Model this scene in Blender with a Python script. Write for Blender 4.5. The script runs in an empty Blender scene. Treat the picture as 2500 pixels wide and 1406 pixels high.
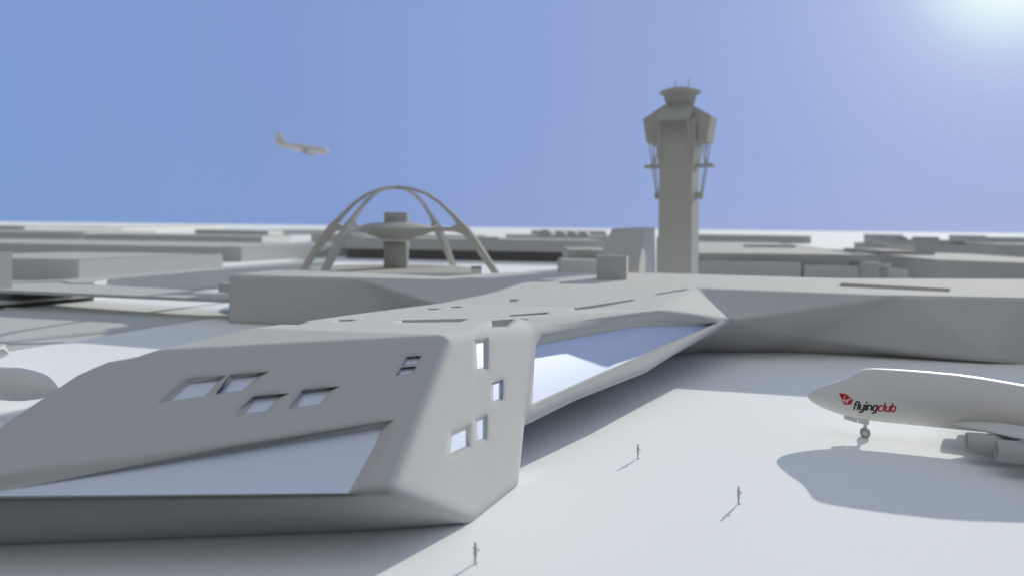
import bpy, bmesh, math, random
from mathutils import Vector, Matrix
from mathutils.bvhtree import BVHTree
random.seed(4)
S = bpy.context.scene
COL = S.collection
R = math.radians
# ------------------------------------------------------------------ camera
H = 28.6                      # eye height, metres
F = 1900.0                    # focal length in pixels of a 2500 px wide picture
HY = 554.5                    # horizon height in the middle of the picture
ROLL = math.atan(29.0/2500.0)
CR, SR = math.cos(ROLL), math.sin(ROLL)
cam = bpy.data.cameras.new('camera'); camo = bpy.data.objects.new('camera', cam)
COL.objects.link(camo); S.camera = camo
cam.sensor_width = 36.0; cam.lens = 36.0*F/2500.0
cam.shift_y = -(703-HY)/2500.0
cam.clip_start = 0.5; cam.clip_end = 90000
camo.location = (0, 0, H)
camo.rotation_euler = (Matrix.Rotation(R(90), 3, 'X') @ Matrix.Rotation(ROLL, 3, 'Z')).to_euler()
cam.dof.use_dof = True; cam.dof.focus_distance = 100
cam.dof.aperture_fstop = 0.0274/0.60; cam.dof.aperture_blades = 0

def ray(x, y):
    u = (x-1250)*CR + (y-HY)*SR
    v = -(x-1250)*SR + (y-HY)*CR
    return Vector((u/F, 1.0, -v/F))
O = Vector((0, 0, H))
def PH(x, y, h):              # point of the place at height h seen there
    r = ray(x, y); return O + r*((h-H)/r.z)
def PD(x, y, d):              # point at distance d
    return O + ray(x, y)*d
def PP(x, y, plane, off=0.0): # point on a plane (point, normal)
    p, n = plane; r = ray(x, y)
    return O + r*((p + n*off - O).dot(n)/r.dot(n))
def plane3(a, b, c, toward=O):
    n = (b-a).cross(c-a).normalized()
    if n.dot(toward-a) < 0: n = -n
    return (a, n)

# ------------------------------------------------------------------ materials
def mat(name, col, rough=0.7, spec=0.3, metallic=0.0, bevel=0.0, noise=0.0, nscale=0.2):
    m = bpy.data.materials.new(name); m.use_nodes = True
    nt = m.node_tree; b = nt.nodes['Principled BSDF']
    b.inputs['Base Color'].default_value = (*col, 1); b.inputs['Roughness'].default_value = rough
    b.inputs['Specular IOR Level'].default_value = spec; b.inputs['Metallic'].default_value = metallic
    if bevel:
        bv = nt.nodes.new('ShaderNodeBevel'); bv.samples = 6; bv.inputs['Radius'].default_value = bevel
        nt.links.new(bv.outputs['Normal'], b.inputs['Normal'])
    if noise:
        tc = nt.nodes.new('ShaderNodeTexCoord'); nz = nt.nodes.new('ShaderNodeTexNoise')
        nz.inputs['Scale'].default_value = nscale; nz.inputs['Detail'].default_value = 5
        mx = nt.nodes.new('ShaderNodeMixRGB'); mx.inputs[1].default_value = (*[c*(1-noise) for c in col], 1)
        mx.inputs[2].default_value = (*[min(1, c*(1+noise)) for c in col], 1)
        nt.links.new(tc.outputs['Object'], nz.inputs['Vector']); nt.links.new(nz.outputs['Fac'], mx.inputs[0])
        nt.links.new(mx.outputs[0], b.inputs['Base Color'])
    return m
M_GROUND = mat('white_concrete', (.80, .82, .83), .95, .02, noise=.02, nscale=.05)
M_ABSORBER = mat('bounce_absorber', (.06, .06, .058), .95, .05, noise=.2, nscale=.5)  # dark colour used only by the sheet added behind the camera
M_APRON = mat('grey_concrete', (.50, .52, .51), .95, .02, noise=.02, nscale=.05)
M_SHELL = mat('pale_plaster', (.545, .545, .53), .95, .02, bevel=1.3)
M_BLOCK = mat('block_plaster', (.49, .49, .475), .95, .02, noise=.025, nscale=.02)
M_TOWER = mat('tower_concrete', (.44, .435, .41), .95, .02)
M_DARK = mat('undercroft_painted_shade', (.22, .22, .205), .9, .1)  # wall colour darkened to stand in for shade in the open ground floors
M_GLASS = mat('reflective_glazing', (.68, .73, .86), .5, .5, metallic=.45)
M_PLANE = mat('aircraft_paint', (.68, .67, .645), .5, .35)
M_ENGINE = mat('engine_paint', (.46, .46, .455), .5, .3)
M_TYRE = mat('wheel_grey', (.36, .36, .34), .7, .3)
M_PERSON = mat('figure_grey', (.46, .46, .445), .8, .2)
M_RED = mat('emblem_red', (.42, .006, .012), .4, .4)
M_BLACK = mat('letter_black', (.008, .008, .009), .4, .4)
M_LRED = mat('letter_red', (.45, .008, .014), .4, .4)
M_WHITE = mat('emblem_white', (.8, .62, .6), .4, .4)

# ------------------------------------------------------------------ helpers
def tag(o, label=None, cat=None, group=None, kind=None):
    if label: o['label'] = label
    if cat: o['category'] = cat
    if group: o['group'] = group
    if kind: o['kind'] = kind
    return o
def empty(name, loc, rot=(0, 0, 0)):
    o = bpy.data.objects.new(name, None); COL.objects.link(o)
    o.location = loc; o.rotation_euler = rot; o.empty_display_size = 1
    return o
def link(name, me, m, parent=None, smooth=False):
    o = bpy.data.objects.new(name, me); COL.objects.link(o)
    if m: me.materials.append(m)
    if parent: o.parent = parent
    if smooth:
        for p in me.polygons: p.use_smooth = True
    return o
def bm_obj(name, bm, m, parent=None, smooth=False, recalc=True):
    if recalc: bmesh.ops.recalc_face_normals(bm, faces=bm.faces)
    me = bpy.data.meshes.new(name); bm.to_mesh(me); bm.free()
    return link(name, me, m, parent, smooth)
def pts_obj(name, verts, faces, m, parent=None, smooth=False):
    bm = bmesh.new(); vs = [bm.verts.new(v) for v in verts]
    for f in faces: bm.faces.new([vs[i] for i in f])
    return bm_obj(name, bm, m, parent, smooth)
def add_loft(bm, rings, cap=True, closed=True):
    rs = [[bm.verts.new(p) for p in r] for r in rings]
    n = len(rs[0])
    for a, b in zip(rs, rs[1:]):
        for i in range(n if closed else n-1):
            j = (i+1) % n; bm.faces.new((a[i], a[j], b[j], b[i]))
    if cap: bm.faces.new(rs[0][::-1]); bm.faces.new(rs[-1])
    return rs
def add_lathe(bm, prof, n=40, c=(0, 0)):
    add_loft(bm, [[(c[0]+r*math.cos(2*math.pi*k/n), c[1]+r*math.sin(2*math.pi*k/n), z) for k in range(n)] for r, z in prof])
def add_tube(bm, pts, rads, n=10):
    pts = [Vector(p) for p in pts]; rings = []
    for i, p in enumerate(pts):
        t = (pts[min(i+1, len(pts)-1)]-pts[max(i-1, 0)]).normalized()
        a = t.cross(Vector((0, 0, 1)))
        if a.length < 1e-4: a = Vector((1, 0, 0))
        a.normalize(); b = t.cross(a); r = rads[i] if isinstance(rads, (list, tuple)) else rads
        rings.append([p + (a*math.cos(2*math.pi*k/n)+b*math.sin(2*math.pi*k/n))*r for k in range(n)])
    add_loft(bm, rings)
def add_prism(bm, poly, z0, z1, inset=0.0, rim=0.0):
    """vertical prism over an XY polygon, with an optional parapet round a lowered roof"""
    n = len(poly); A = [bm.verts.new((p[0], p[1], z0)) for p in poly]; B = [bm.verts.new((p[0], p[1], z1)) for p in poly]
    for i in range(n):
        j = (i+1) % n; bm.faces.new((A[i], A[j], B[j], B[i]))
    bm.faces.new(A[::-1]); top = bm.faces.new(B)
    if inset:
        r = bmesh.ops.inset_region(bm, faces=[top], thickness=inset)
        for v in top.verts: v.co.z -= rim
def evaluated(o):
    dg = bpy.context.evaluated_depsgraph_get()
    return bpy.data.meshes.new_from_object(o.evaluated_get(dg))
def children(o): return [c for c in bpy.data.objects if c.parent == o]
def copy_tree(o, parent=None):
    kids = children(o); c = o.copy(); COL.objects.link(c); c.parent = parent
    for k in kids: copy_tree(k, c)
    return c

# ------------------------------------------------------------------ light
SUN_PX = (2490, -130)
sd = ray(*SUN_PX).normalized()
el = math.asin(sd.z); az = math.atan2(sd.x, sd.y)
sun = bpy.data.lights.new('sun', 'SUN'); sun.energy = 4.4; sun.angle = R(0.45); sun.color = (1.0, .975, .86)
so = bpy.data.objects.new('sun', sun); COL.objects.link(so)
so.rotation_euler = (-sd).to_track_quat('-Z', 'Y').to_euler()
W = bpy.data.worlds.new('World'); S.world = W; W.use_nodes = True
nt = W.node_tree; N = nt.nodes; L = nt.links
bg = N['Background']; bg.inputs['Strength'].default_value = 1.0
sky = N.new('ShaderNodeTexSky'); sky.sky_type = 'NISHITA'; sky.sun_disc = False
sky.sun_elevation = el; sky.sun_rotation = az; sky.air_density = 1.0; sky.dust_density = .3; sky.ozone_density = 2.0
tc = N.new('ShaderNodeTexCoord')
nrm = N.new('ShaderNodeVectorMath'); nrm.operation = 'NORMALIZE'; L.new(tc.outputs['Generated'], nrm.inputs[0])
dot = N.new('ShaderNodeVectorMath'); dot.operation = 'DOT_PRODUCT'; L.new(nrm.outputs[0], dot.inputs[0]); dot.inputs[1].default_value = sd
ang = N.new('ShaderNodeMath'); ang.operation = 'ARCCOSINE'; ang.use_clamp = False; L.new(dot.outputs['Value'], ang.inputs[0])
an = N.new('ShaderNodeMath'); an.operation = 'DIVIDE'; L.new(ang.outputs[0], an.inputs[0]); an.inputs[1].default_value = math.pi
def ramp(stops):
    r = N.new('ShaderNodeValToRGB'); e = r.color_ramp.elements
    while len(e) < len(stops): e.new(.5)
    for i, (p, c) in enumerate(stops): e[i].position = p; e[i].color = (*c, 1)
    return r
def s2l(*c): return tuple(((v/255)/12.92 if v <= 10 else ((v/255+.055)/1.055)**2.4) for v in c)
# colour of the air by angle from the sun (aureole -> lavender -> blue -> dim warm opposite side)
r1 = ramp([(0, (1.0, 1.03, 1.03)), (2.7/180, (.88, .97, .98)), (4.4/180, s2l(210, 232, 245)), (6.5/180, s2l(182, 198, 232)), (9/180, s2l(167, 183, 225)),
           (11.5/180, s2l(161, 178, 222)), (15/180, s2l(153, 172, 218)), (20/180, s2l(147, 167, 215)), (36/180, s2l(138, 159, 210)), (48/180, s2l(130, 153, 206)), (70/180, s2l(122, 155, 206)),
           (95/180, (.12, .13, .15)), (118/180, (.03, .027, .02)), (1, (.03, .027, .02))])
L.new(an.outputs[0], r1.inputs[0])
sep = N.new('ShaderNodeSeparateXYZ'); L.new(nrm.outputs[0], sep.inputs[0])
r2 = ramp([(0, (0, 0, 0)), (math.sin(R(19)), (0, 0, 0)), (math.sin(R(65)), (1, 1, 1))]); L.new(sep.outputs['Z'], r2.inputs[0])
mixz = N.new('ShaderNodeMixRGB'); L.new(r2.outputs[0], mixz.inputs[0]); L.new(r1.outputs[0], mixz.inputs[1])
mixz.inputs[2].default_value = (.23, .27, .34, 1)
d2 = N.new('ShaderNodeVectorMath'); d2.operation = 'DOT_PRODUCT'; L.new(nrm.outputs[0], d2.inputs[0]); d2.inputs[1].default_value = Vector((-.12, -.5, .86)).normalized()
r3 = ramp([(0, (0, 0, 0)), (.6, (0, 0, 0)), (.93, (.50, .50, .47)), (1, (.54, .54, .50))]); L.new(d2.outputs['Value'], r3.inputs[0])  # bright lobe added to the sky behind the camera to lift the sloping wall
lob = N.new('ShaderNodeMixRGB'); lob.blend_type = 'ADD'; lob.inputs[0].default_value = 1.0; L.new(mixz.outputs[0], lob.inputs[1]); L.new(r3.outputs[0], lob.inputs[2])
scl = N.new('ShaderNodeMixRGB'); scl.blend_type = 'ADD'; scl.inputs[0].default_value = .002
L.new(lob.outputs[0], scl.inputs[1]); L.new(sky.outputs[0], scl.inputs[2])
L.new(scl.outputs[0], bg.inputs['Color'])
vs_ = S.view_settings; vs_.view_transform = 'Standard'; vs_.look = 'None'; vs_.gamma = 1.0; vs_.exposure = 0.0
S.cycles.max_bounces = 8; S.cycles.diffuse_bounces = 5

# ------------------------------------------------------------------ ground
g = 40000
pts_obj('ground', [(-g, 59, 0), (g, 59, 0), (g, g, 0), (-g, g, 0)], [(0, 1, 2, 3)], M_GROUND)['kind'] = 'structure'
pts_obj('unseen_dark_sheet', [(-3000, -800, -.02), (3000, -800, -.02), (3000, 58.9, -.02), (-3000, 58.9, -.02)], [(0, 1, 2, 3)], M_ABSORBER)['kind'] = 'structure'  # unseen dark sheet added behind the camera to cut ground bounce on the walls
ap = [PH(x, y, .05) for x, y in ((-420, 735), (556, 771), (380, 797.5), (20, 857), (-420, 930))]
pts_obj('apron', ap, [range(5)], M_APRON)['kind'] = 'structure'

# ------------------------------------------------------------------ the new terminal
def roof_pt(x, y):
    """arm roof: falls from 16.9 m to 14.8 m, then level"""
    r = ray(x, y); k = .046
    t = (H - 16.9 - k*88)/(-r.z - k) if abs(-r.z-k) > 1e-6 else 1e9
    p = O + r*t
    if t < 0 or p.y > 133: p = PH(x, y, 14.8)
    return p
V = {}
V['c'] = roof_pt(1100, 817); V['T'] = roof_pt(1166, 805); V['F1'] = roof_pt(1275, 778); V['F2'] = roof_pt(1470, 763)
def gp(x, y, dz=-.3): p = PH(x, y, 0); p.z = dz; return p
G0 = PH(1165, 1272, 0); Rb0 = PH(1270, 1187, 0)
V['G'] = G0 + Vector((0, 0, -.3)); V['Rbase'] = Rb0 + Vector((0, 0, -.3))
pl_h1 = plane3(V['c'], V['T'], G0)
V['b'] = PP(950, 1200, pl_h1)
V['a'] = PH(-260, 1216, V['b'].z)
pl_left = plane3(V['b'], V['c'], V['a'])
pl_h2 = plane3(V['T'], G0, Rb0)
V['Rb'] = PP(1286, 1036, pl_h2); V['T2'] = PP(1306, 801, pl_h2)
for i, p in enumerate(((344, 857), (290, 867), (146, 929), (-4, 1028), (-260, 1196))): V['R%d' % i] = PP(*p, pl_left)
for k, p in (('L2', (600, 800)), ('L3', (860, 765)), ('L4', (1060, 740)), ('L5', (1200, 715)), ('L6', (1290, 686))): V[k] = roof_pt(*p)
V['N'] = PH(1793, 782, 9.0)
pl_fac = plane3(V['T2'], V['Rb'], V['N']); V['E2'] = PH(1612, 760, 14.5); V['E3'] = PP(1618, 771, pl_fac)
V['E1'] = PP(1350, 796, pl_fac)
for k, p in (('M1', (1379, 990)), ('M2', (1586, 908)), ('M3', (1648, 868))): V[k] = PP(*p, pl_fac)
V['J'] = PH(1700, 703, 14.8)
V['S1'] = PH(2200, 721, 14.6); V['S2'] = PH(2500, 727, 14.6); V['S3'] = PH(3000, 744, 14.6)
V['B0'] = PH(3000, 690, 14.6); V['B1'] = PH(2500, 681, 14.6); V['B2'] = PH(2050, 679, 14.7); V['B3'] = PH(1600, 666, 14.7)
V['B4'] = PH(1250, 664, 14.6); V['B5'] = PH(1080, 674, 14.4); V['B6'] = PH(740, 659, 14.0); V['B7'] = PH(665, 660, 14.0)
V['LW0'] = PH(557, 671, 14.0); V['LW1'] = PH(868, 680, 14.2); V['NL'] = PH(1080, 748, 9.0)
for k, p in (('Ga', (-260, 1338)), ('Gm', (890, 1293)), ('W1', (1700, 860)), ('W2', (1900, 858)), ('W3', (2200, 871)), ('W4', (2500, 889)), ('W5', (3000, 912)), ('A0', (556, 788)), ('A1', (640, 792))): V[k] = gp(*p)
V['Q1'] = PH(1990, 824, 4.3); V['Q2'] = PH(2420, 881, .8)
V['A2'] = Vector((V['NL'].x, V['NL'].y+17, -.3))
for k in ('L3', 'L4', 'L5', 'B0', 'B1', 'B2', 'B3', 'B4', 'B5', 'B6', 'B7'): V[k+'g'] = Vector((V[k].x, V[k].y, -.3))
V['L2g'] = Vector((V['L2'].x+1, V['L2'].y, -.3))
for i in range(5): p = V['R%d' % i]; V['R%dg' % i] = Vector((p.x+1, p.y+2.5, -.3))
for k, dx, dy in (('M1', -5, 101), ('M2', 3, 132), ('M3', 20, 164)): p = V[k]; V['I'+k[1]] = Vector((dx, dy, -.3))
FACES = ['c T F1 F2 E2 L4 L3 L2 R0', 'T T2 E1 E2 F2 F1', 'E2 J L6 L5 L4', 'E2 N J', 'J S1 S2 S3 B0 B1 B2 B3 B4 B5 B6 B7 LW0 LW1 L6',
 'a b c R0 R1 R2 R3 R4', 'b G T c', 'T G Rbase Rb T2', 'T2 Rb M1 M2 M3 N E3 E1', 'E1 E3 N E2', 'a Ga Gm b', 'b Gm G', 'a R4 R4g Ga',
 'Rb Rbase I1 M1', 'M1 I1 I2 M2', 'M2 I2 I3 M3', 'M3 I3 W1 N', 'J N S1', 'N Q1 S1', 'N W1 W2 Q1', 'Q1 W2 W3 Q2', 'S1 Q1 Q2 W4 S2', 'Q2 W3 W4',
 'S2 W4 W5 S3', 'S3 W5 B0g B0', 'B0 B0g B1g B1', 'B1 B1g B2g B2', 'B2 B2g B3g B3', 'B3 B3g B4g B4', 'B4 B4g B5g B5', 'B5 B5g B6g B6', 'B6 B6g B7g B7', 'B7 B7g A0 LW0',
 'LW0 A0 A1 A2 NL LW1', 'LW1 NL L6', 'L6 NL A2 L5g L5', 'L5 L5g L4g L4', 'L4 L4g L3g L3', 'L3 L3g L2g L2', 'L2 L2g R0g R0', 'R0 R0g R1g R1', 'R1 R1g R2g R2', 'R2 R2g R3g R3', 'R3 R3g R4g R4',
 'Ga Gm G Rbase I1 I2 I3 W1 W2 W3 W4 W5 B0g B1g B2g B3g B4g B5g B6g B7g A0 A1 A2 L5g L4g L3g L2g R0g R1g R2g R3g R4g']
bm = bmesh.new(); BV = {k: bm.verts.new(p) for k, p in V.items()}
for f in FACES: bm.faces.new([BV[k] for k in f.split()])
bm.normal_update()
bad = [e for e in bm.edges if len(e.link_faces) != 2]
if bad: print('SHELL OPEN EDGES', len(bad))
bmesh.ops.triangulate(bm, faces=[f for f in bm.faces if len(f.verts) > 4 or True], ngon_method='BEAUTY')
terminal = empty('terminal_building', (0, 120, 0))
shell = bm_obj('shell', bm, M_SHELL)
bv_ = shell.modifiers.new('round', 'BEVEL'); bv_.width = 1.0; bv_.segments = 3; bv_.limit_method = 'ANGLE'; bv_.angle_limit = R(22); bv_.use_clamp_overlap = False
bpy.context.view_layer.update(); me = evaluated(shell); shell.modifiers.clear(); shell.data = me
# recesses: windows and roof slots
cutters = []; panes = []
def cutter(front, back):
    bm = bmesh.new(); add_loft(bm, [front, back]); o = bm_obj('cutter', bm, None); cutters.append(o)
def centroid(q): return sum(q, Vector())/len(q)
def window(outer, pane, plane, depth, label=None):
    c_out = [PP(x, y, plane, 0) for x, y in outer]; c_in = [PP(x, y, plane, -depth) for x, y in pane]
    # run the recess on past the wall face so that the cut is clean
    front = [a + (a-b)*(.35/depth) for a, b in zip(c_out, c_in)]
    cutter(front, c_in); panes.append(([p + plane[1]*.03 for p in c_in], label))
W_BIG = 'long slanted pane low on the sloping wall'
window([(-170, 1211), (-40, 1168), (560, 1090), (962, 1024), (938, 1094), (872, 1204)],
       [(-120, 1212), (10, 1198), (560, 1106), (930, 1047), (914, 1090), (850, 1203)], pl_left, .8, W_BIG)
window([(386, 982), (455, 924), (553, 915), (516, 963)], [(418, 978), (462, 938), (534, 929), (500, 967)], pl_left, .55)
window([(526, 961), (560, 915), (657, 906), (608, 952)], [(530, 961), (570, 925), (632, 918), (590, 953)], pl_left, .55)
window([(573, 1014), (618, 967), (707, 959), (664, 1004)], [(600, 1009), (622, 974), (684, 966), (650, 1003)], pl_left, .55)
window([(703, 999), (738, 952), (830, 942), (794, 986)], [(726, 994), (742, 960), (806, 951), (780, 986)], pl_left, .55)
window([(980, 892), (991, 871), (1029, 868), (1021, 888)], [(988, 890), (996, 875), (1024, 872), (1018, 886)], pl_left, .4)
window([(965, 917), (977, 897), (1017, 894), (1009, 914)], [(974, 915), (983, 901), (1012, 897), (1006, 911)], pl_left, .4)
window([(1088, 1120), (1098, 1054), (1153, 1028), (1151, 1088)], [(1097, 1107), (1103, 1064), (1136, 1048), (1137, 1088)], pl_h1, .32)
window([(1158, 906), (1157, 829), (1193, 822), (1193, 902)], [(1164, 900), (1162, 839), (1180, 836), (1181, 897)], pl_h2, .32)
window([(1199, 985), (1199, 934), (1230, 924), (1229, 977)], [(1203, 978), (1203, 939), (1222, 932), (1222, 972)], pl_h2, .32)
window([(1160, 1084), (1159, 1020), (1192, 1006), (1192, 1074)], [(1165, 1075), (1163, 1030), (1180, 1022), (1180, 1068)], pl_h2, .32)
window([(1296, 992), (1309, 836), (1322, 817), (1560, 786), (1752, 787), (1467, 915)],
       [(1299, 985), (1306, 850), (1316, 842), (1548, 798), (1744, 793), (1467, 909)], pl_fac, 1.3, 'long triangular pane under the roof edge')
shell_bv = BVHTree.FromPolygons([v.co for v in shell.data.vertices], [p.vertices for p in shell.data.polygons])
def slot(q, depth, shrink=.85, z=None):
    top = [shell_bv.ray_cast(O, ray(x, y).normalized())[0] for x, y in q] if z is None else [PH(x, y, z) for x, y in q]
    c = centroid(top); up = Vector((0, 0, .4))
    cutter([p+up for p in top], [c + (p-c)*shrink - Vector((0, 0, depth)) for p in top])
for q, dp in (([(676, 794), (694, 790), (748, 790), (732, 795)], .5), ([(815, 785), (828, 780), (868, 779), (856, 784)], .5),
              ([(962, 788), (975, 781), (1146, 777), (1128, 786)], .5), ([(1170, 801), (1200, 782), (1256, 778), (1236, 797)], .8),
              ([(1222, 774), (1240, 769), (1344, 761), (1334, 767)], .5), ([(1380, 758), (1394, 752), (1556, 729), (1546, 734)], .5),
              ([(1583, 723), (1600, 717), (1686, 703.5), (1672, 709)], .6), ([(1036, 757), (1044, 753.5), (1074, 752), (1066, 756)], .4),
              ([(1094, 752), (1101, 748.5), (1130, 747), (1122, 751)], .4), ([(1236, 739), (1244, 731), (1266, 729), (1258, 737)], .4)):
    slot(q, dp)
slot([(2044, 700), (2054, 691), (2318, 704), (2316, 712)], 2.2, 1.0, 14.68)
bmc = bmesh.new()
for o in cutters: bmc.from_mesh(o.data)
# one cut at a time keeps neighbouring recesses clean
bmc.free()
for o in cutters:
    md = shell.modifiers.new('cut', 'BOOLEAN'); md.operation = 'DIFFERENCE'; md.solver = 'EXACT'; md.object = o
bpy.context.view_layer.update()
me = evaluated(shell); shell.modifiers.clear(); old = shell.data; shell.data = me; bpy.data.meshes.remove(old)
for o in cutters: bpy.data.objects.remove(o)
shell.parent = terminal; shell.matrix_parent_inverse = Matrix.Translation((0, -120, 0))
def local(o): o.parent = terminal; o.matrix_parent_inverse = Matrix.Translation((0, -120, 0)); return o
for q, lab in panes:
    n = (q[1]-q[0]).cross(q[2]-q[0]).normalized()
    c = centroid(q)
    if n.dot(O-c) < 0: n = -n
    bm = bmesh.new(); add_loft(bm, [[p for p in q], [p - n*.022 for p in q]])
    o = local(bm_obj('window', bm, M_GLASS))
    if lab: o['label'] = lab
# jetty on the end wall of the left wing
bm = bmesh.new(); q = [PD(533, 700, 229), PD(575, 700, 227), PD(585, 700, 231), PD(540, 700, 232)]
add_prism(bm, q, 8.4, 11.0); local(bm_obj('end_bay', bm, M_BLOCK))
tag(terminal, 'large grey star shaped terminal with sloping walls, recessed windows and a long pointed arm', 'terminal building')

# ------------------------------------------------------------------ background blocks
def block_poly(a, b, h, length, back=0.0):
    p, q = PH(*a, h), PH(*b, h); bx = Vector((math.sin(R(back)), math.cos(R(back)), 0))
    return [Vector((p.x, p.y, 0)), Vector((q.x, q.y, 0)), Vector((q.x, q.y, 0))+bx*length, Vector((p.x, p.y, 0))+bx*length]
GB = 'plain airport blocks behind the terminal'
def block(name, label, a, b, h, length, back=0.0, z0=-.2, steps=(), m=None, cat='building', void=None, group=GB):
    poly = block_poly(a, b, h, length, back)
    c = centroid(poly); root = empty(name, (c.x, c.y, max(z0, 0)))
    rel = [p-Vector((c.x, c.y, max(z0, 0))) for p in poly]; zz = max(z0, 0)
    bm = bmesh.new(); zb = (void if void else z0)
    add_prism(bm, rel, zb-zz, h-zz, .5, .35)
    bm_obj('upper_storey' if void else 'wall', bm, m or M_BLOCK, root)
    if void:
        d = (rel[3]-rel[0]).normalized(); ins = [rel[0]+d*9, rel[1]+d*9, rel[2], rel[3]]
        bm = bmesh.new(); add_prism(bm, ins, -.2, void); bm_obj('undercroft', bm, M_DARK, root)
    for nm, fx0, fx1, fy0, fy1, hh in steps:     # rooftop pieces as fractions of the plan
        def at(s, t): return (rel[0]*(1-s)+rel[1]*s)*(1-t) + (rel[3]*(1-s)+rel[2]*s)*t
        bm = bmesh.new(); add_prism(bm, [at(fx0, fy0), at(fx1, fy0), at(fx1, fy1), at(fx0, fy1)], h-.36-zz, h+hh-zz)
        bm_obj(nm, bm, m or M_BLOCK, root)
    return tag(root, label, cat, group)
block('hangar', 'nearest long low box on the left, standing behind the curved ramp', (-260, 626), (193, 633), 10.7, 96, 22)
block('hangar', 'second low box from the front on the left, its roof just above the nearest box', (-380, 587), (590, 604), 11, 150, 22, steps=[('stair_core', .955, .985, -.004, .03, .3)])
block('warehouse', 'wide dark fronted warehouse third in the rows at the far left edge', (-420, 561), (206, 567), 12, 260)
block('warehouse', 'thin low warehouse strip right of the dark fronted one, behind the second box', (206, 571), (640, 577.5), 12, 110, 4)
block('warehouse', 'long pale warehouse running to the horizon at the far left', (128, 557), (511, 551.2), 15, 300)
block('warehouse', 'small low strip building below the bright open ground at upper left', (476, 561), (655, 563.5), 13, 120)
block('warehouse', 'squat brown block left of the arched restaurant on the horizon', (655, 561.5), (795, 562), 14, 200)
block('warehouse', 'wide grey block seen between the legs of the arched restaurant', (760, 571), (1180, 577), 14, 170)
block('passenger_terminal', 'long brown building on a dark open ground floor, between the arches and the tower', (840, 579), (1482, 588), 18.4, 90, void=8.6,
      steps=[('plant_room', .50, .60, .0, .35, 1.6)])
hl = block('vaulted_hall', 'grey hall with a row of four small vaults on its roof, left of the tower', (1235, 574), (1500, 577), 20, 120)
hb = block_poly((1235, 574), (1500, 577), 20, 120)
for x, rr in ((1329, 7.5), (1368, 5.5), (1397, 5.5), (1424, 5.5)):
    s = (x-1235)/265.0; p = hb[0]*(1-s)+hb[1]*s - hl.location
    ring = [(p.x+rr*math.cos(t*math.pi/12), 0, 19.9+rr*.85*math.sin(t*math.pi/12)) for t in range(13)]
    bm = bmesh.new(); add_loft(bm, [[(a, p.y+3, z) for a, _, z in ring], [(a+rr*.9, p.y+26, z) for a, _, z in ring]]); bm_obj('vault', bm, M_BLOCK, hl)
block('stepped_block', 'lower step of brown blocks beside the wedge topped building', (1369, 634), (1480, 635), 10.4, 30)
block('stepped_block', 'upper brown block standing behind the lower step, left of the wedge topped building', (1389, 609), (1500, 611), 15.2, 60)
# wedge-topped block by the tower
q = [PD(1458, 640, 262), PD(1561, 640, 256), PD(1600, 640, 284), PD(1500, 640, 292)]
t = [PD(1494, 559, 278), PD(1574, 555, 273), PD(1598, 553.5, 284), PD(1512, 556, 292)]
zt = 29.0; c = centroid(q); root = empty('wedge_block', (c.x, c.y, 0))
q = [Vector((p.x-c.x, p.y-c.y, -.2)) for p in q]; t = [Vector((p.x-c.x, p.y-c.y, z)) for p, z in zip(t, (28.3, 28.6, 29.0, 28.8))]
mid = [Vector((p.x, p.y, 17.0)) for p in q]
pts_obj('wall', q+mid+t, [(0, 1, 2, 3)]+[(i, (i+1) % 4, 4+(i+1) % 4, 4+i) for i in range(4)]+[(4+i, 4+(i+1) % 4, 8+(i+1) % 4, 8+i) for i in range(4)]+[(8, 9, 10, 11)], M_BLOCK, root)
bm = bmesh.new(); q2 = [Vector((p.x-c.x, p.y-c.y, 0)) for p in (PD(1602, 640, 285), PD(1609, 640, 285), PD(1609, 640, 292), PD(1602, 640, 292))]
add_prism(bm, q2, -.2, 25.5); bm_obj('service_riser', bm, M_BLOCK, root)
tag(root, 'tall grey block with a sloping front, directly left of the control tower shaft', 'building')
# cube on the roof
p0, p1 = PH(1457, 684, 14.7), PH(1529, 684, 14.7)
poly = [p0, p1, Vector((p1.x+1.6, p1.y+7.5, 0)), Vector((p0.x+.8, p0.y+8, 0))]; c = centroid(poly)
root = empty('rooftop_plant_room', (c.x, c.y, 14.7)); bm = bmesh.new(); add_prism(bm, [p-c for p in poly], -.1, 6.5, .25, .2); bm_obj('wall', bm, M_BLOCK, root)
tag(root, 'small grey cube standing on the terminal roof in front of the wedge topped block', 'roof room')
block('office_block', 'broad flat roofed building right of the tower, behind its lower front wing', (1690, 617.5), (2112, 622), 15, 420, 12,
      steps=[('roof_rib', .45, .86, .42, .44, 1.6), ('roof_box', -.02, .06, .62, .7, 2.0)])
block('office_block', 'lower front wing running right from the tower foot', (1690, 636), (1956, 641), 11, 12, group=GB)
block('office_block', 'short low block right of the dark gap in front of the broad roof', (1963, 648), (2096, 650), 9.4, 12)
block('stepped_block', 'highest step of the pale stepped blocks right of centre, above the white lit ledges', (2112, 622), (2165, 622), 13.6, 40)
block('stepped_block', 'middle step of the pale stepped blocks right of centre', (2099, 641), (2176, 642), 11, 14)
block('stepped_block', 'lowest step at the right foot of the pale stepped blocks', (2168, 656), (2216, 657), 8.6, 10)
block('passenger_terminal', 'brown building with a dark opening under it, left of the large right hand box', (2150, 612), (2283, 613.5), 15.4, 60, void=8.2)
block('tower_cluster', 'leftmost low front block of the far stepped cluster near the right horizon', (2162, 596), (2231, 597), 18, 60)
block('tower_cluster', 'tallest middle block of the far stepped cluster near the right horizon', (2231, 586), (2357, 588), 20, 90,
      steps=[('roof_box', .0, .3, .5, .7, 2.6), ('roof_box', .58, .92, .45, .7, 3.0)])
block('tower_cluster', 'right low block of the far stepped cluster near the right horizon', (2357, 598), (2432, 600), 17, 60)
block('tower_cluster', 'rear left block of the far stepped cluster touching the horizon', (2160, 573), (2205, 574), 23, 80)
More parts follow.
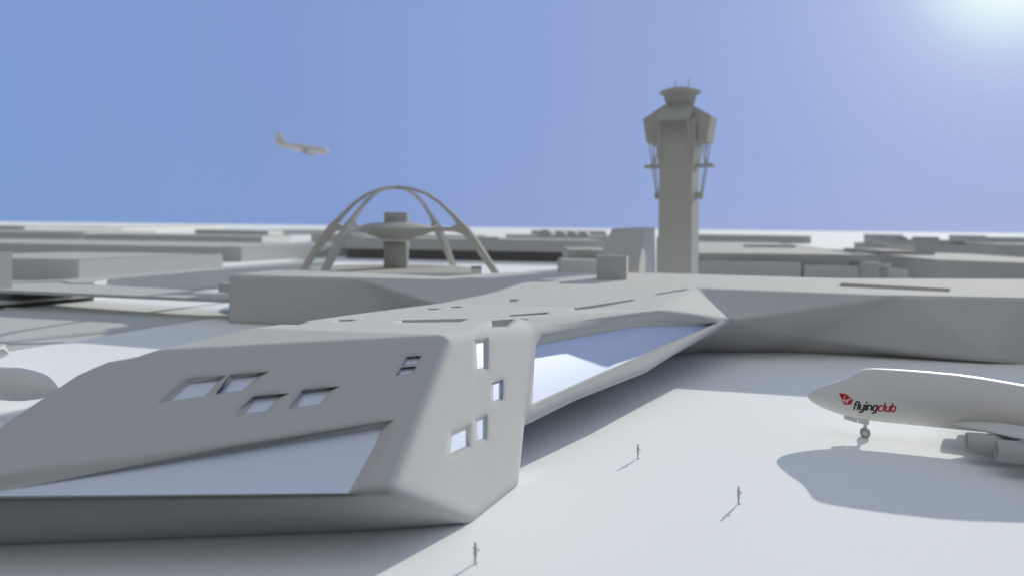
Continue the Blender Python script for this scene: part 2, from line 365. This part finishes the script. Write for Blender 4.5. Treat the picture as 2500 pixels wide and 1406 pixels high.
block('tower_cluster', 'rear right block of the far stepped cluster touching the horizon', (2362, 575), (2407, 576), 23, 60)
block('warehouse', 'low brown warehouse at the right edge behind the large box', (2432, 596), (2900, 604), 18, 120)
block('hangar', 'large pale roofed box at the right edge just behind the terminal roof', (2290, 634), (2900, 655), 13, 210, 6,
      steps=[('roof_box', .02, .05, .6, .7, 1.6)])
block('pier_block', 'tall grey block cut off by the left edge of the picture', (-160, 612), (-6, 612), 18.8, 5, 25)
# more far blocks on the plain
for (x0, x1, y, h, ln, lab) in ((-200, 60, 550, 16, 400, 'pale far shed at the left end of the horizon'),
                                (1704, 1980, 574, 16, 200, 'pale far shed on the horizon right of the tower'),
                                (1300, 1480, 563, 16, 160, 'pale far shed on the horizon behind the row of vaults'),
                                (2440, 2700, 580, 18, 150, 'pale far shed at the right end of the horizon'),
                                (820, 1000, 558.5, 16, 200, 'pale far shed on the horizon behind the arch crown drum')):
    block('far_shed', lab, (x0, y), (x1, y+(x1-x0)*.0116), h, ln)

# ------------------------------------------------------------------ elevated roads
def road(name, label, pix, h, base, cat='road'):
    pts = [PH(q[0], q[1], q[2] if len(q) > 2 else h) for q in pix]; c = centroid(pts); c.z = 0; root = empty(name, c)
    bm = bmesh.new(); add_loft(bm, [[Vector((p.x-c.x, p.y-c.y, base)) for p in pts], [p-c for p in pts]]); o = bm_obj('deck', bm, M_APRON, root)
    return tag(root, label, cat)
road('elevated_road', 'long straight elevated road deck at the left running to the terminal end wall',
     [(-420, 690), (557, 731), (640, 735), (640, 717), (557, 713), (300, 699), (235, 694.5), (232, 690.5), (172, 691), (168, 690), (-420, 672)], 6, 5.0)
road('curved_ramp', 'walled ramp curving off the elevated road towards the arched restaurant',
     [(176, 691), (230, 691), (236, 687), (262, 682.5), (500, 662, 8.1), (800, 640, 9.9), (800, 633, 9.9), (500, 655, 8.1), (250, 676), (150, 683), (20, 688), (20, 690), (150, 686.5)], 6.4, -.2)
road('lower_ramp', 'low curved slip road passing beneath the elevated deck at the far left',
     [(-420, 764), (20, 737), (150, 726), (260, 716), (225, 716), (120, 722), (20, 730), (-420, 752)], 2.4, 1.6)
pix = [(-420, 732), (20, 750.5), (556, 774)]
a = [PH(x, y, .7) for x, y in pix]; c = centroid(a); root = empty('low_wall', (c.x, c.y, 0))
poly = [Vector((p.x-c.x, p.y-c.y, 0)) for p in a]; poly += [p+Vector((0, .5, 0)) for p in poly[::-1]]
bm = bmesh.new(); add_prism(bm, poly, -.1, .7); bm_obj('wall', bm, M_BLOCK, root); tag(root, 'low grey kerb wall along the back of the grey apron under the elevated road', 'wall')

# ------------------------------------------------------------------ control tower
def scale_at(d): return F/d
D = 312.0; k = D/F
tp = PD(1656, 640, D); tow = empty('control_tower', (tp.x, tp.y, 0), (0, 0, R(-26)))
def ring4(hw, hd, z, n=4): return [(-hw, -hd, z), (hw, -hd, z), (hw, hd, z), (-hw, hd, z)]
bm = bmesh.new(); add_loft(bm, [ring4(6.7, 6.2, -.2), ring4(6.6, 6.1, 51), ring4(8.0, 7.2, 63.5), ring4(8.0, 7.2, 72)]); bm_obj('shaft', bm, M_TOWER, tow)
prof = [(-5.2, 77.6), (5.2, 77.6), (13.6, 72.6), (12.0, 62.9), (8.3, 62.9), (8.3, 70), (-8.3, 70), (-8.3, 62.9), (-12.0, 62.9), (-13.6, 72.6)]
bm = bmesh.new(); add_loft(bm, [[(x, y, z) for x, z in prof] for y in (-5.8, 5.8)]); bm_obj('side_hood', bm, M_TOWER, tow)
for sy in (-1, 1):
    q = [(sy*4.6, 77.3), (sy*12.2, 71.7), (sy*12.2, 70.6), (sy*7.0, 73.4), (sy*4.6, 73.4)]
    bm = bmesh.new(); add_loft(bm, [[(x, y, z) for y, z in q] for x in (-6.6, 6.6)]); bm_obj('canopy', bm, M_TOWER, tow)
    for x in (-5.9, 5.9):
        bm = bmesh.new(); add_tube(bm, [(x, sy*11.6, 71), (x, sy*9.2, 62.5), (x*.95, sy*7.0, 56)], .3, 6); bm_obj('post', bm, M_TOWER, tow)
bm = bmesh.new(); add_lathe(bm, [(5.7, 76), (5.6, 78), (6.9, 82.4), (6.9, 82.6)], 16); bm_obj('cab', bm, M_TOWER, tow)
bm = bmesh.new(); add_lathe(bm, [(7.0, 82.3), (8.2, 82.9), (8.2, 83.5), (5.0, 84.7)], 24); bm_obj('cab_roof', bm, M_TOWER, tow)
for x in (-1.9, 3.4):
    bm = bmesh.new(); add_tube(bm, [(x, 0, 84), (x, 0, 88.5)], .17, 6); bm_obj('antenna', bm, M_TOWER, tow)
for s in (-1, 1):
    bm = bmesh.new(); add_prism(bm, [(s*10.4-3.3, -2.6), (s*10.4+3.3, -2.6), (s*10.4+3.3, 2.6), (s*10.4-3.3, 2.6)], 53.1, 54.4); bm_obj('gallery', bm, M_TOWER, tow)
    bm = bmesh.new(); add_prism(bm, [(s*8.0-1.6, -1.7), (s*8.0+1.6, -1.7), (s*8.0+1.6, 1.7), (s*8.0-1.6, 1.7)], 40.6, 43.2); bm_obj('bracket', bm, M_TOWER, tow)
    for yy in (-1.7, 1.7):
        bm = bmesh.new(); add_tube(bm, [(s*11.6, yy*1.6, 63), (s*10.6, yy*1.3, 54), (s*9.0, yy*.7, 42.8)], .26, 6); bm_obj('strut', bm, M_TOWER, tow)
        bm = bmesh.new(); add_tube(bm, [(s*9.6, yy*1.6, 63), (s*10.4, yy*1.0, 54)], .2, 6); bm_obj('strut', bm, M_TOWER, tow)
tag(tow, 'tall grey airport control tower with flared hooded top and side struts', 'control tower')

# ------------------------------------------------------------------ arched restaurant
D = 300.0; k = D/F; cp = PD(967, 640, D)
arc = empty('arched_restaurant', (cp.x, cp.y, 0))
AP = [(0, 43.4), (.12, 42.9), (.25, 41.0), (.37, 37.4), (.48, 32.6), (.58, 27.4), (.66, 22.6), (.76, 16.0), (.88, 8.0), (1.0, -.2)]
AW = [.8, .75, .7, .75, .95, 1.8, 1.8, 1.55, 1.3, 1.1]      # depth of the rib
RA = 50.0
def arch_leg(ang, name):
    d = Vector((math.cos(ang), math.sin(ang), 0)); s = Vector((-d.y, d.x, 0)); rings = []
    P = [d*(f*RA)+Vector((0, 0, z)) for f, z in AP]
    for i, p in enumerate(P):
        t = (P[min(i+1, 9)]-P[max(i-1, 0)]).normalized() if i else d
        n = t.cross(s); w = AW[i]*.62; hgt = AW[i]*.75
        rings.append([p+s*w+n*hgt, p-s*w+n*hgt, p-s*w-n*hgt, p+s*w-n*hgt])
    bm = bmesh.new(); add_loft(bm, rings); bm_obj(name, bm, M_TOWER, arc)
    # branch that runs in to the saucer, with a web under the crook
    a = d*(.565*RA)+Vector((0, 0, 28.6)); b = d*(.53*RA)+Vector((0, 0, 27.0)); e = d*13.6+Vector((0, 0, 27.6))
    q = [d*(.60*RA)+Vector((0, 0, 24.6)), d*(.585*RA)+Vector((0, 0, 28.2)), d*(.535*RA)+Vector((0, 0, 30.6)), d*(.50*RA)+Vector((0, 0, 29.0)), d*(.47*RA)+Vector((0, 0, 28.3)),
         d*13.5+Vector((0, 0, 28.0)), d*13.5+Vector((0, 0, 26.6)), d*(.48*RA)+Vector((0, 0, 26.6)), d*(.55*RA)+Vector((0, 0, 25.9))]
    bm = bmesh.new(); add_loft(bm, [[p+s*1.0 for p in q], [p-s*1.0 for p in q]]); bm_obj('branch', bm, M_TOWER, arc)
for a in (160, 242, -20, 62): arch_leg(R(a), 'arch_leg')
bm = bmesh.new(); add_lathe(bm, [(4.7, -.2), (4.7, 20), (4.9, 22.4)], 32); bm_obj('stem', bm, M_TOWER, arc, True)
bm = bmesh.new(); add_lathe(bm, [(4.9, 23.4), (6.0, 23.6), (14.6, 26.5), (15.6, 27.4), (15.6, 27.9), (10.5, 29.4), (0.5, 30.2)], 56); bm_obj('saucer', bm, M_TOWER, arc)
bm = bmesh.new(); add_lathe(bm, [(4.7, 29.8), (4.7, 33.6)], 32); bm_obj('roof_drum', bm, M_TOWER, arc)
bm = bmesh.new(); add_lathe(bm, [(33, -.2), (33, 11.6), (32, 12.2), (21, 12.4)], 56); bm_obj('ring_base', bm, M_TOWER, arc)
tag(arc, 'round grey restaurant on a stem under two great crossing arches', 'restaurant')
bm = bmesh.new(); q = [PD(x, 655, 268 + dd) for x, dd in ((1150, 0), (1176, 0), (1176, 8), (1150, 8))]; c = centroid(q)
root = empty('kiosk', (c.x, c.y, 0)); add_prism(bm, [p-c for p in q], -.2, 14.6, .4, .3); bm_obj('wall', bm, M_BLOCK, root)
tag(root, 'small grey kiosk beside the right leg of the arches', 'kiosk')

# ------------------------------------------------------------------ aircraft
def lerp_tab(tab, x):
    for a, b in zip(tab, tab[1:]):
        if x <= b[0]:
            s = (x-a[0])/(b[0]-a[0]); return [u*(1-s)+v*s for u, v in zip(a, b)]
    return list(tab[-1])
def fuselage(tab, root, m, egg=.16, n=36):
    xs = [r[0] for r in tab]; rings = []
    fine = []
    for a, b in zip(xs, xs[1:]):
        k_ = max(1, int((b-a)/1.2)); fine += [a+(b-a)*i/k_ for i in range(k_)]
    fine.append(xs[-1])
    for x in fine:
        _, zb, zt, hw = lerp_tab(tab, x); c = (zb+zt)/2; hh = (zt-zb)/2
        hw = max(hw, .02); hh = max(hh, .02); ring = []
        for i in range(n):
            t = 2*math.pi*i/n; ct = math.cos(t)
            ring.append((x, hw*math.sin(t)*(1-egg*max(0, ct)), c+hh*ct))
        rings.append(ring)
    bm = bmesh.new(); add_loft(bm, rings)
    return bm_obj('fuselage', bm, m, root, True)
def smooth_tab(tab, it=2):
    for _ in range(it):
        o = [tab[0]]
        for a, b in zip(tab, tab[1:]):
            o.append([u*.75+v*.25 for u, v in zip(a, b)]); o.append([u*.25+v*.75 for u, v in zip(a, b)])
        tab = o+[tab[-1]]
    return tab
def wing(root, name, le, tip, c0, c1, th, m, side):
    """le/tip: leading edge points (x,|y|,z)"""
    def sect(p, c, t):
        pr = [(0, 0), (.02, .35), (.12, .75), (.35, 1), (.65, .65), (1, .03), (1, -.03), (.6, -.35), (.3, -.55), (.08, -.4)]
        return [(p[0]+c*a, side*p[1], p[2]+t*c*b) for a, b in pr]
    bm = bmesh.new(); add_loft(bm, [sect(le, c0, th), sect(tip, c1, th*.8)]); return bm_obj(name, bm, m, root)
def fin(root, name, prof, t, m):
    bm = bmesh.new(); add_loft(bm, [[(x, -t, z) for x, z in prof], [(x, t, z) for x, z in prof]]); return bm_obj(name, bm, m, root)
def nacelle(root, x, y, z, r, ln, m):
    bm = bmesh.new(); n = 28; prof = [(x+.5, r*.80), (x+.12, r*.84), (x, r*.92), (x+.15, r*.98), (x+ln*.3, r*1.03), (x+ln*.65, r*.96), (x+ln, r*.68), (x+ln+.02, r*.5)]
    add_loft(bm, [[(a, y+q*math.cos(2*math.pi*i/n), z+q*math.sin(2*math.pi*i/n)) for i in range(n)] for a, q in prof])
    o = bm_obj('engine', bm, m, root, True)
    bm = bmesh.new(); add_loft(bm, [[(x+.45, y+q*math.cos(2*math.pi*i/n), z+q*math.sin(2*math.pi*i/n)) for i in range(n)] for q in (r*.79, .2)])
    add_loft(bm, [[(a, y+q*math.cos(2*math.pi*i/n), z+q*math.sin(2*math.pi*i/n)) for i in range(n)] for a, q in ((x+.1, .03), (x+.48, .28))])
    bm_obj('fan', bm, M_TYRE, o, False)
    return o
def wheel(parent, c, r, w):
    bm = bmesh.new(); n = 28
    pr = [(-w, r*.55), (-w, r*.88), (-w*.6, r), (w*.6, r), (w, r*.88), (w, r*.55)]
    add_loft(bm, [[(c[0]+q*math.cos(2*math.pi*i/n), c[1]+a, c[2]+q*math.sin(2*math.pi*i/n)) for i in range(n)] for a, q in pr])
    o = bm_obj('wheel', bm, M_TYRE, parent)
    bm = bmesh.new(); add_loft(bm, [[(c[0]+q*math.cos(2*math.pi*i/n), c[1]+a, c[2]+q*math.sin(2*math.pi*i/n)) for i in range(n)] for a, q in ((-w*1.06, r*.3), (-w*1.0, r*.5), (w*1.0, r*.5), (w*1.06, r*.3))])
    return o, bm
PSI = R(22)
gear = PH(2112, 1066, 0); ax = Vector((math.cos(PSI), -math.sin(PSI), 0)); GX = 7.5
nose = gear - ax*GX
jet = empty('jumbo_jet', nose, (0, 0, -PSI))
T747 = [[0, 5.0, 5.1, .03], [.12, 4.6, 5.45, .42], [.6, 4.2, 5.85, .9], [2.2, 3.45, 6.75, 1.75], [4.6, 2.8, 7.72, 2.55], [5.9, 2.62, 8.55, 2.82], [6.9, 2.5, 9.35, 2.98], [8.2, 2.42, 9.62, 3.1],
        [10, 2.38, 9.7, 3.2], [14, 2.35, 9.75, 3.25], [20, 2.35, 9.6, 3.25], [26, 2.35, 8.9, 3.25], [31, 2.35, 8.4, 3.25], [50, 2.5, 8.4, 3.25], [60, 4.2, 8.4, 2.3], [68, 6.6, 8.0, .9], [70.5, 7.2, 7.6, .3]]
jf = fuselage(smooth_tab(T747, 1), jet, M_PLANE)
def lw(side):
    w = wing(jet, 'wing', (17.6, 2.4, 3.5), (37, 30, 6.2), 14.5, 4.0, .055, M_PLANE, side); return w
lw(-1); lw(1)
fin(jet, 'tail_fin', [(56, 8.2), (67.5, 18.6), (71.5, 18.6), (68.2, 8.0)], .35, M_PLANE)
for s in (-1, 1): wing(jet, 'tailplane', (60, 1, 7.4), (68, 11, 8.2), 7, 2.6, .05, M_PLANE, s)
for s in (-1, 1):
    for (x, y, z) in ((18.6, 8.0, 2.55), (21.0, 12.5, 3.0)):
        e = nacelle(jet, x, s*y, z, 1.28, 5.4, M_ENGINE)
        bm = bmesh.new(); add_loft(bm, [[(x+1.6, s*y+o_, z+1.1), (x+5.2, s*y+o_, z+.8), (x+8.0, s*y+o_, z+1.4), (x+4.0, s*y+o_, z+1.9)] for o_ in (-.2, .2)]); bm_obj('pylon', bm, M_ENGINE, jet)
bm = bmesh.new(); add_tube(bm, [(GX, 0, 2.7), (GX, 0, .62)], .17, 12)
add_tube(bm, [(GX-.75, 0, 2.6), (GX-.05, 0, 1.75)], .1, 8); add_tube(bm, [(GX, -.42, .62), (GX, .42, .62)], .12, 10)
add_tube(bm, [(GX, 0, 1.75), (GX, 0, 1.15)], .25, 12)
ng = bm_obj('nose_gear', bm, M_PLANE, jet)
for yy in (-.38, .38):
    o, hb_ = wheel(ng, (GX, yy, .62), .66, .19); bm_obj('hub', hb_, M_PLANE, ng)
def flap(name, x0, x1, z0, z1, y, t=.12, dz=0):
    bm = bmesh.new(); add_loft(bm, [[(x0, yy, z0), (x1, yy, z0+dz), (x1, yy, z1+dz), (x0, yy, z1)] for yy in (y-t, y+t)]); bm_obj(name, bm, M_PLANE, jet)
for yy in (-.72, .72): flap('gear_door', GX-2.75, GX-1.05, 2.42, 3.5, yy, .09, -.38)
for yy in (-.72, .72): flap('gear_door', GX-.95, GX+.45, 2.02, 3.0, yy, .07, -.08)
for s in (-1, 1):
    for x, y in ((28.5, 1.9), (31, 5.4)):
        bm = bmesh.new(); add_tube(bm, [(x, s*y, 3.6), (x, s*y, .7)], .24, 12); add_tube(bm, [(x-.75, s*y, .7), (x+.75, s*y, .7)], .14, 10)
        mg = bm_obj('main_gear', bm, M_PLANE, jet)
        for dx in (-.75, .75):
            for dy in (-.5, .5):
                o, hb_ = wheel(mg, (x+dx, s*y+dy, .66), .66, .22); hb_.free()
# markings on the near side of the nose
bpy.context.view_layer.update()
bv = BVHTree.FromPolygons([v.co for v in jf.data.vertices], [p.vertices for p in jf.data.polygons])
Minv = (Matrix.Translation(nose) @ Matrix.Rotation(-PSI, 4, 'Z')).inverted()
side_pl = (nose + Matrix.Rotation(-PSI, 3, 'Z') @ Vector((0, -2.7, 0)), Matrix.Rotation(-PSI, 3, 'Z') @ Vector((0, -1, 0)))
def side(px, py):             # side view coordinates (x aft, z up) on the hull
    p = Minv @ PP(px, py, side_pl); return Vector((p.x, p.z))
def on_hull(q, off):
    hit = bv.ray_cast(Vector((q[0], -12, q[1])), Vector((0, 1, 0)))
    p, n = hit[0], hit[1]
    if n.y > 0: n = -n
    return p + n*off
def sheet(bm, poly, off, th=.012, sub=1):
    a = [bm.verts.new(on_hull(p, off+th)) for p in poly]; b = [bm.verts.new(on_hull(p, .0)) for p in poly]
    bm.faces.new(a); bm.faces.new(b[::-1]); n = len(a)
    for i in range(n): bm.faces.new((a[i], a[(i+1) % n], b[(i+1) % n], b[i]))
def stroke(bm, pts, w, off):
    pts = [Vector(p) for p in pts]; fine = [pts[0]]
    for a, b in zip(pts, pts[1:]):
        n = max(1, int((b-a).length/.16)); fine += [a+(b-a)*(i+1)/n for i in range(n)]
    Lp, Rp = [], []
    for i, p in enumerate(fine):
        t = (fine[min(i+1, len(fine)-1)]-fine[max(i-1, 0)]).normalized(); nn = Vector((-t.y, t.x))*w/2
        Lp.append(p+nn); Rp.append(p-nn)
    for i in range(len(fine)-1): sheet(bm, [Lp[i], Lp[i+1], Rp[i+1], Rp[i]], off)
# emblem
E = [side(*p) for p in ((2048.5, 961), (2066, 962), (2082.5, 975), (2077.5, 987), (2060, 987))]
bm = bmesh.new(); cE = sum(E, Vector((0, 0)))/5
for i in range(5):
    a, b = E[i], E[(i+1) % 5]; K = 4
    g_ = lambda s, t: cE*(1-s) + (a*(1-t)+b*t)*s
    for si in range(K):
        for ti in range(K):
            s0, s1, t0, t1 = si/K, (si+1)/K, ti/K, (ti+1)/K
            if si == 0: sheet(bm, [cE, g_(s1, t0), g_(s1, t1)], .02)
            else: sheet(bm, [g_(s0, t0), g_(s1, t0), g_(s1, t1), g_(s0, t1)], .02)
emb = bm_obj('emblem', bm, M_RED, jet)
bm = bmesh.new()
def sp(lst): return [side(*p) for p in lst]
for ln in ([(2056.5, 972), (2058.8, 980.5), (2062.5, 968.5), (2064.6, 965.5)], [(2061.0, 974.5), (2060.6, 979.5), (2062.4, 977)], [(2063.4, 980.5), (2064.2, 975), (2066, 973.8)],
           [(2068.6, 974), (2066.4, 976), (2067.0, 979.2), (2069.0, 975.2), (2068.8, 983.4), (2066.6, 983.2), (2071.5, 978)], [(2070.9, 972.6), (2070.8, 976.6)], [(2072.6, 976), (2073.2, 971.6), (2075.2, 971.4), (2075.8, 974.6), (2078.5, 972.5)],
           [(2060.3, 983.5), (2066, 979), (2072, 975.6), (2077, 973.8)]):
    stroke(bm, sp(ln), .065, .045)
bm_obj('script', bm, M_WHITE, emb)
# lettering: strokes on a unit grid (x-height 1), slanted; base line runs down to the right as in the picture
b0, b1 = side(2083.0, 999.5), side(2187.5, 1003.5); bdir = (b1-b0); TW = 9.25
ux = bdir/TW; uz = Vector((0, 1))*(side(2100, 983).y-side(2100, 999.5).y)/1.0*.92
def LT(x, y): return b0 + ux*(x+.24*y) + uz*y
FONT = {'f': (.62, [[(.14, -.02), (.14, 1.12), (.28, 1.38), (.62, 1.38)], [(-.02, .86), (.52, .86)]]),
 'l': (.36, [[(.14, -.02), (.14, 1.42)]]),
 'y': (.98, [[(.12, .98), (.12, .2), (.28, .02), (.74, .02)], [(.78, .98), (.78, -.2), (.62, -.4), (.1, -.4)]]),
 'i': (.36, [[(.14, -.02), (.14, .96)], [(.14, 1.22), (.14, 1.44)]]),
 'n': (.98, [[(.12, -.02), (.12, .98)], [(.12, .9), (.62, .9), (.78, .72), (.78, -.02)]]),
 'g': (.98, [[(.78, .02), (.28, .02), (.12, .2), (.12, .74), (.28, .9), (.78, .9)], [(.78, .9), (.78, -.2), (.62, -.4), (.1, -.4)]]),
 'c': (.84, [[(.72, .9), (.28, .9), (.12, .74), (.12, .2), (.28, .02), (.72, .02)]]),
 'u': (.98, [[(.12, .98), (.12, .2), (.28, .02), (.78, .02)], [(.78, .98), (.78, -.02)]]),
 'b': (.98, [[(.12, 1.42), (.12, .02), (.62, .02), (.78, .2), (.78, .74), (.62, .9), (.12, .9)]])}
total = sum(FONT[c_][0] for c_ in 'flyingclub'); TW2 = total+.1; ux = bdir/TW2; cx_ = 0
for word, m in (('flying', M_BLACK), ('club', M_LRED)):
    for ch in word:
        bm = bmesh.new(); adv, st = FONT[ch]
        for ln in st: stroke(bm, [LT(cx_+x, y) for x, y in ln], .20, .02)
        cx_ += adv
        bm_obj('letter', bm, m, jet)
tag(jet, 'large white jumbo jet with red kite emblem and flyingclub lettering, parked at right', 'airliner')

def airliner(name, length, r, label, loc, rot, z0):
    root = empty(name, loc, rot); k_ = length/40.0
    tab = [[0, z0-.3, z0-.2, .03], [.1*k_, z0-.3-r*.14, z0-.25+r*.1, r*.14], [.9*k_, z0-.2-r*.5, z0-.2+r*.42, r*.46], [1.9*k_, z0-r*.78, z0+r*.70, r*.74], [3.6*k_, z0-r*.95, z0+r*.90, r*.92], [5*k_, z0-r, z0+r, r], [26*k_, z0-r, z0+r, r], [34*k_, z0-r*.35, z0+r, r*.6], [40*k_, z0+r*.45, z0+r*.8, r*.1]]
    fuselage(smooth_tab(tab, 1), root, M_PLANE, 0.0, 28)
    for s in (-1, 1):
        wing(root, 'wing', (13.5*k_, r*.7, z0-r*.55), (23*k_, 17*k_, z0-r*.55+1.6*k_), 7.5*k_, 1.8*k_, .06, M_PLANE, s)
        wing(root, 'tailplane', (34*k_, r*.3, z0+r*.4), (38.5*k_, 6.6*k_, z0+r*.4+.5), 4.2*k_, 1.6*k_, .05, M_PLANE, s)
        nacelle(root, 13*k_, s*6*k_, z0-r*1.05, 1.15*k_, 4*k_, M_ENGINE)
    fin(root, 'tail_fin', [(31.5*k_, z0+r*.9), (37.6*k_, z0+r*.9+6.8*k_), (40.2*k_, z0+r*.9+6.8*k_), (39.2*k_, z0+r*.7)], .22*k_, M_PLANE)
    return tag(root, label, 'airliner')
# airborne jet: nose to the right, slightly down
D = 560; p = PD(803, 371, D)
airliner('flying_airliner', 41.5, 2.7, 'small white airliner flying nose down in the blue sky at upper left', p, (0, R(-7), R(180-8)), 0)
# parked jets at the left edge
def gear_for(root, x, z0, r):
    for xx, yy in ((7.5*x, 0), (18*x, 3*x), (18*x, -3*x)):
        bm = bmesh.new(); add_tube(bm, [(xx, yy, z0-r*.8), (xx, yy, .6)], .16, 8); gq = bm_obj('landing_gear', bm, M_PLANE, root)
        o, hb_ = wheel(gq, (xx, yy, .6), .6, .28); hb_.free()
p = PH(141, 946, 5.0)
o = airliner('parked_airliner', 58, 2.4, 'white airliner nose poking in from the left edge behind the terminal ridge', (p.x, p.y, 0), (0, 0, R(180-12)), 5.15); gear_for(o, 58/40, 5.15, 2.6)
p = PH(21, 860, 4.6)
o = airliner('parked_airliner', 45, 1.9, 'second white airliner nose farther back at the left edge', (p.x, p.y, 0), (0, 0, R(180-10)), 4.8); gear_for(o, 45/40, 4.8, 1.9)

# ------------------------------------------------------------------ people
def person_mesh():
    J = {}; E_ = []; Rr = {}
    def v(n, p, r): J[n] = Vector(p); Rr[n] = r
    def e(*ns): E_.extend(zip(ns, ns[1:]))
    v('pelvis', (0, 0, .95), (.15, .115)); v('waist', (0, .01, 1.08), (.135, .10)); v('chest', (0, .02, 1.28), (.165, .115)); v('collar', (0, .015, 1.43), (.11, .085))
    v('neck', (0, .005, 1.51), (.055, .055)); v('jaw', (0, -.018, 1.575), (.068, .082)); v('brow', (0, -.006, 1.655), (.078, .094)); v('crown', (0, .006, 1.715), (.055, .062))
    e('pelvis', 'waist', 'chest', 'collar', 'neck', 'jaw', 'brow', 'crown')
    v('nose', (0, -.115, 1.615), (.014, .014)); e('brow', 'nose')
    for s, nm in ((-1, 'r'), (1, 'l')):
        v('hip'+nm, (s*.095, 0, .88), (.105, .105)); v('knee'+nm, (s*.10, -.015, .50), (.062, .066)); v('calf'+nm, (s*.10, .012, .36), (.058, .06)); v('ankle'+nm, (s*.10, .02, .085), (.038, .042))
        v('ball'+nm, (s*.11, -.11, .035), (.042, .032)); v('toe'+nm, (s*.115, -.17, .03), (.034, .024))
        e('pelvis', 'hip'+nm, 'knee'+nm, 'calf'+nm, 'ankle'+nm, 'ball'+nm, 'toe'+nm)
        v('shoulder'+nm, (s*.20, .02, 1.405), (.066, .066)); v('elbow'+nm, (s*.245, -.03, 1.12), (.046, .046)); v('wrist'+nm, (s*.06, -.235, 1.17+s*.03), (.031, .031)); v('palm'+nm, (-s*.015, -.25, 1.19+s*.03), (.036, .024))
        e('collar', 'shoulder'+nm, 'elbow'+nm, 'wrist'+nm, 'palm'+nm)
        for fi, (dz, ln) in enumerate(((.033, .06), (.012, .072), (-.01, .068), (-.03, .052))):
            v('k%d' % fi+nm, (-s*.05, -.252, 1.19+s*.03+dz), (.010, .010)); v('f%d' % fi+nm, (-s*(.05+ln), -.235, 1.185+s*.03+dz), (.008, .008)); e('palm'+nm, 'k%d' % fi+nm, 'f%d' % fi+nm)
        v('th'+nm, (s*.0, -.262, 1.235+s*.03), (.011, .011)); v('tt'+nm, (-s*.03, -.258, 1.262+s*.03), (.009, .009)); e('palm'+nm, 'th'+nm, 'tt'+nm)
    names = list(J); idx = {n: i for i, n in enumerate(names)}
    me = bpy.data.meshes.new('person'); me.from_pydata([J[n] for n in names], [(idx[a], idx[b]) for a, b in E_], [])
    o = bpy.data.objects.new('person', me); COL.objects.link(o)
    md = o.modifiers.new('skin', 'SKIN'); md.use_smooth_shade = True
    for i, n in enumerate(names):
        sv = me.skin_vertices[0].data[i]; sv.radius = Rr[n]; sv.use_root = (n == 'pelvis')
    sb = o.modifiers.new('sub', 'SUBSURF'); sb.levels = 1; sb.render_levels = 1
    bpy.context.view_layer.update(); m2 = evaluated(o); bpy.data.objects.remove(o)
    for p_ in m2.polygons: p_.use_smooth = True
    return m2
pm = person_mesh()
bm = bmesh.new()
bmesh.ops.create_uvsphere(bm, u_segments=16, v_segments=10, radius=1)
for v_ in bm.verts: v_.co = Vector((v_.co.x*.084, v_.co.y*.098+.016, v_.co.z*.082+1.69))
bmesh.ops.delete(bm, geom=[v_ for v_ in bm.verts if v_.co.z < 1.64 and v_.co.y < .03], context='VERTS')
hair_me = bpy.data.meshes.new('hair'); bm.to_mesh(hair_me); bm.free(); hair_me.materials.append(M_PERSON)
pm.materials.append(M_PERSON)
for (x, y, rz, sc, lab) in ((1557, 1119, 70, 1.03, 'grey standing person with arms folded, farthest of the three and nearest the terminal arm'),
                            (1803, 1229, 62, 1.03, 'grey standing person with arms folded, between the jumbo jet shadow and the terminal'),
                            (1160, 1375, 75, 1.03, 'grey standing person with arms folded at the bottom edge below the terminal corner')):
    o = bpy.data.objects.new('person', pm); COL.objects.link(o); p = PH(x, y, 0); o.location = (p.x, p.y, 0); o.rotation_euler = (0, 0, R(rz)); o.scale = (sc*1.15, sc*1.2, sc)
    tag(o, lab, 'person', 'people standing on the white apron')
    h_ = bpy.data.objects.new('hair', hair_me); COL.objects.link(h_); h_.parent = o
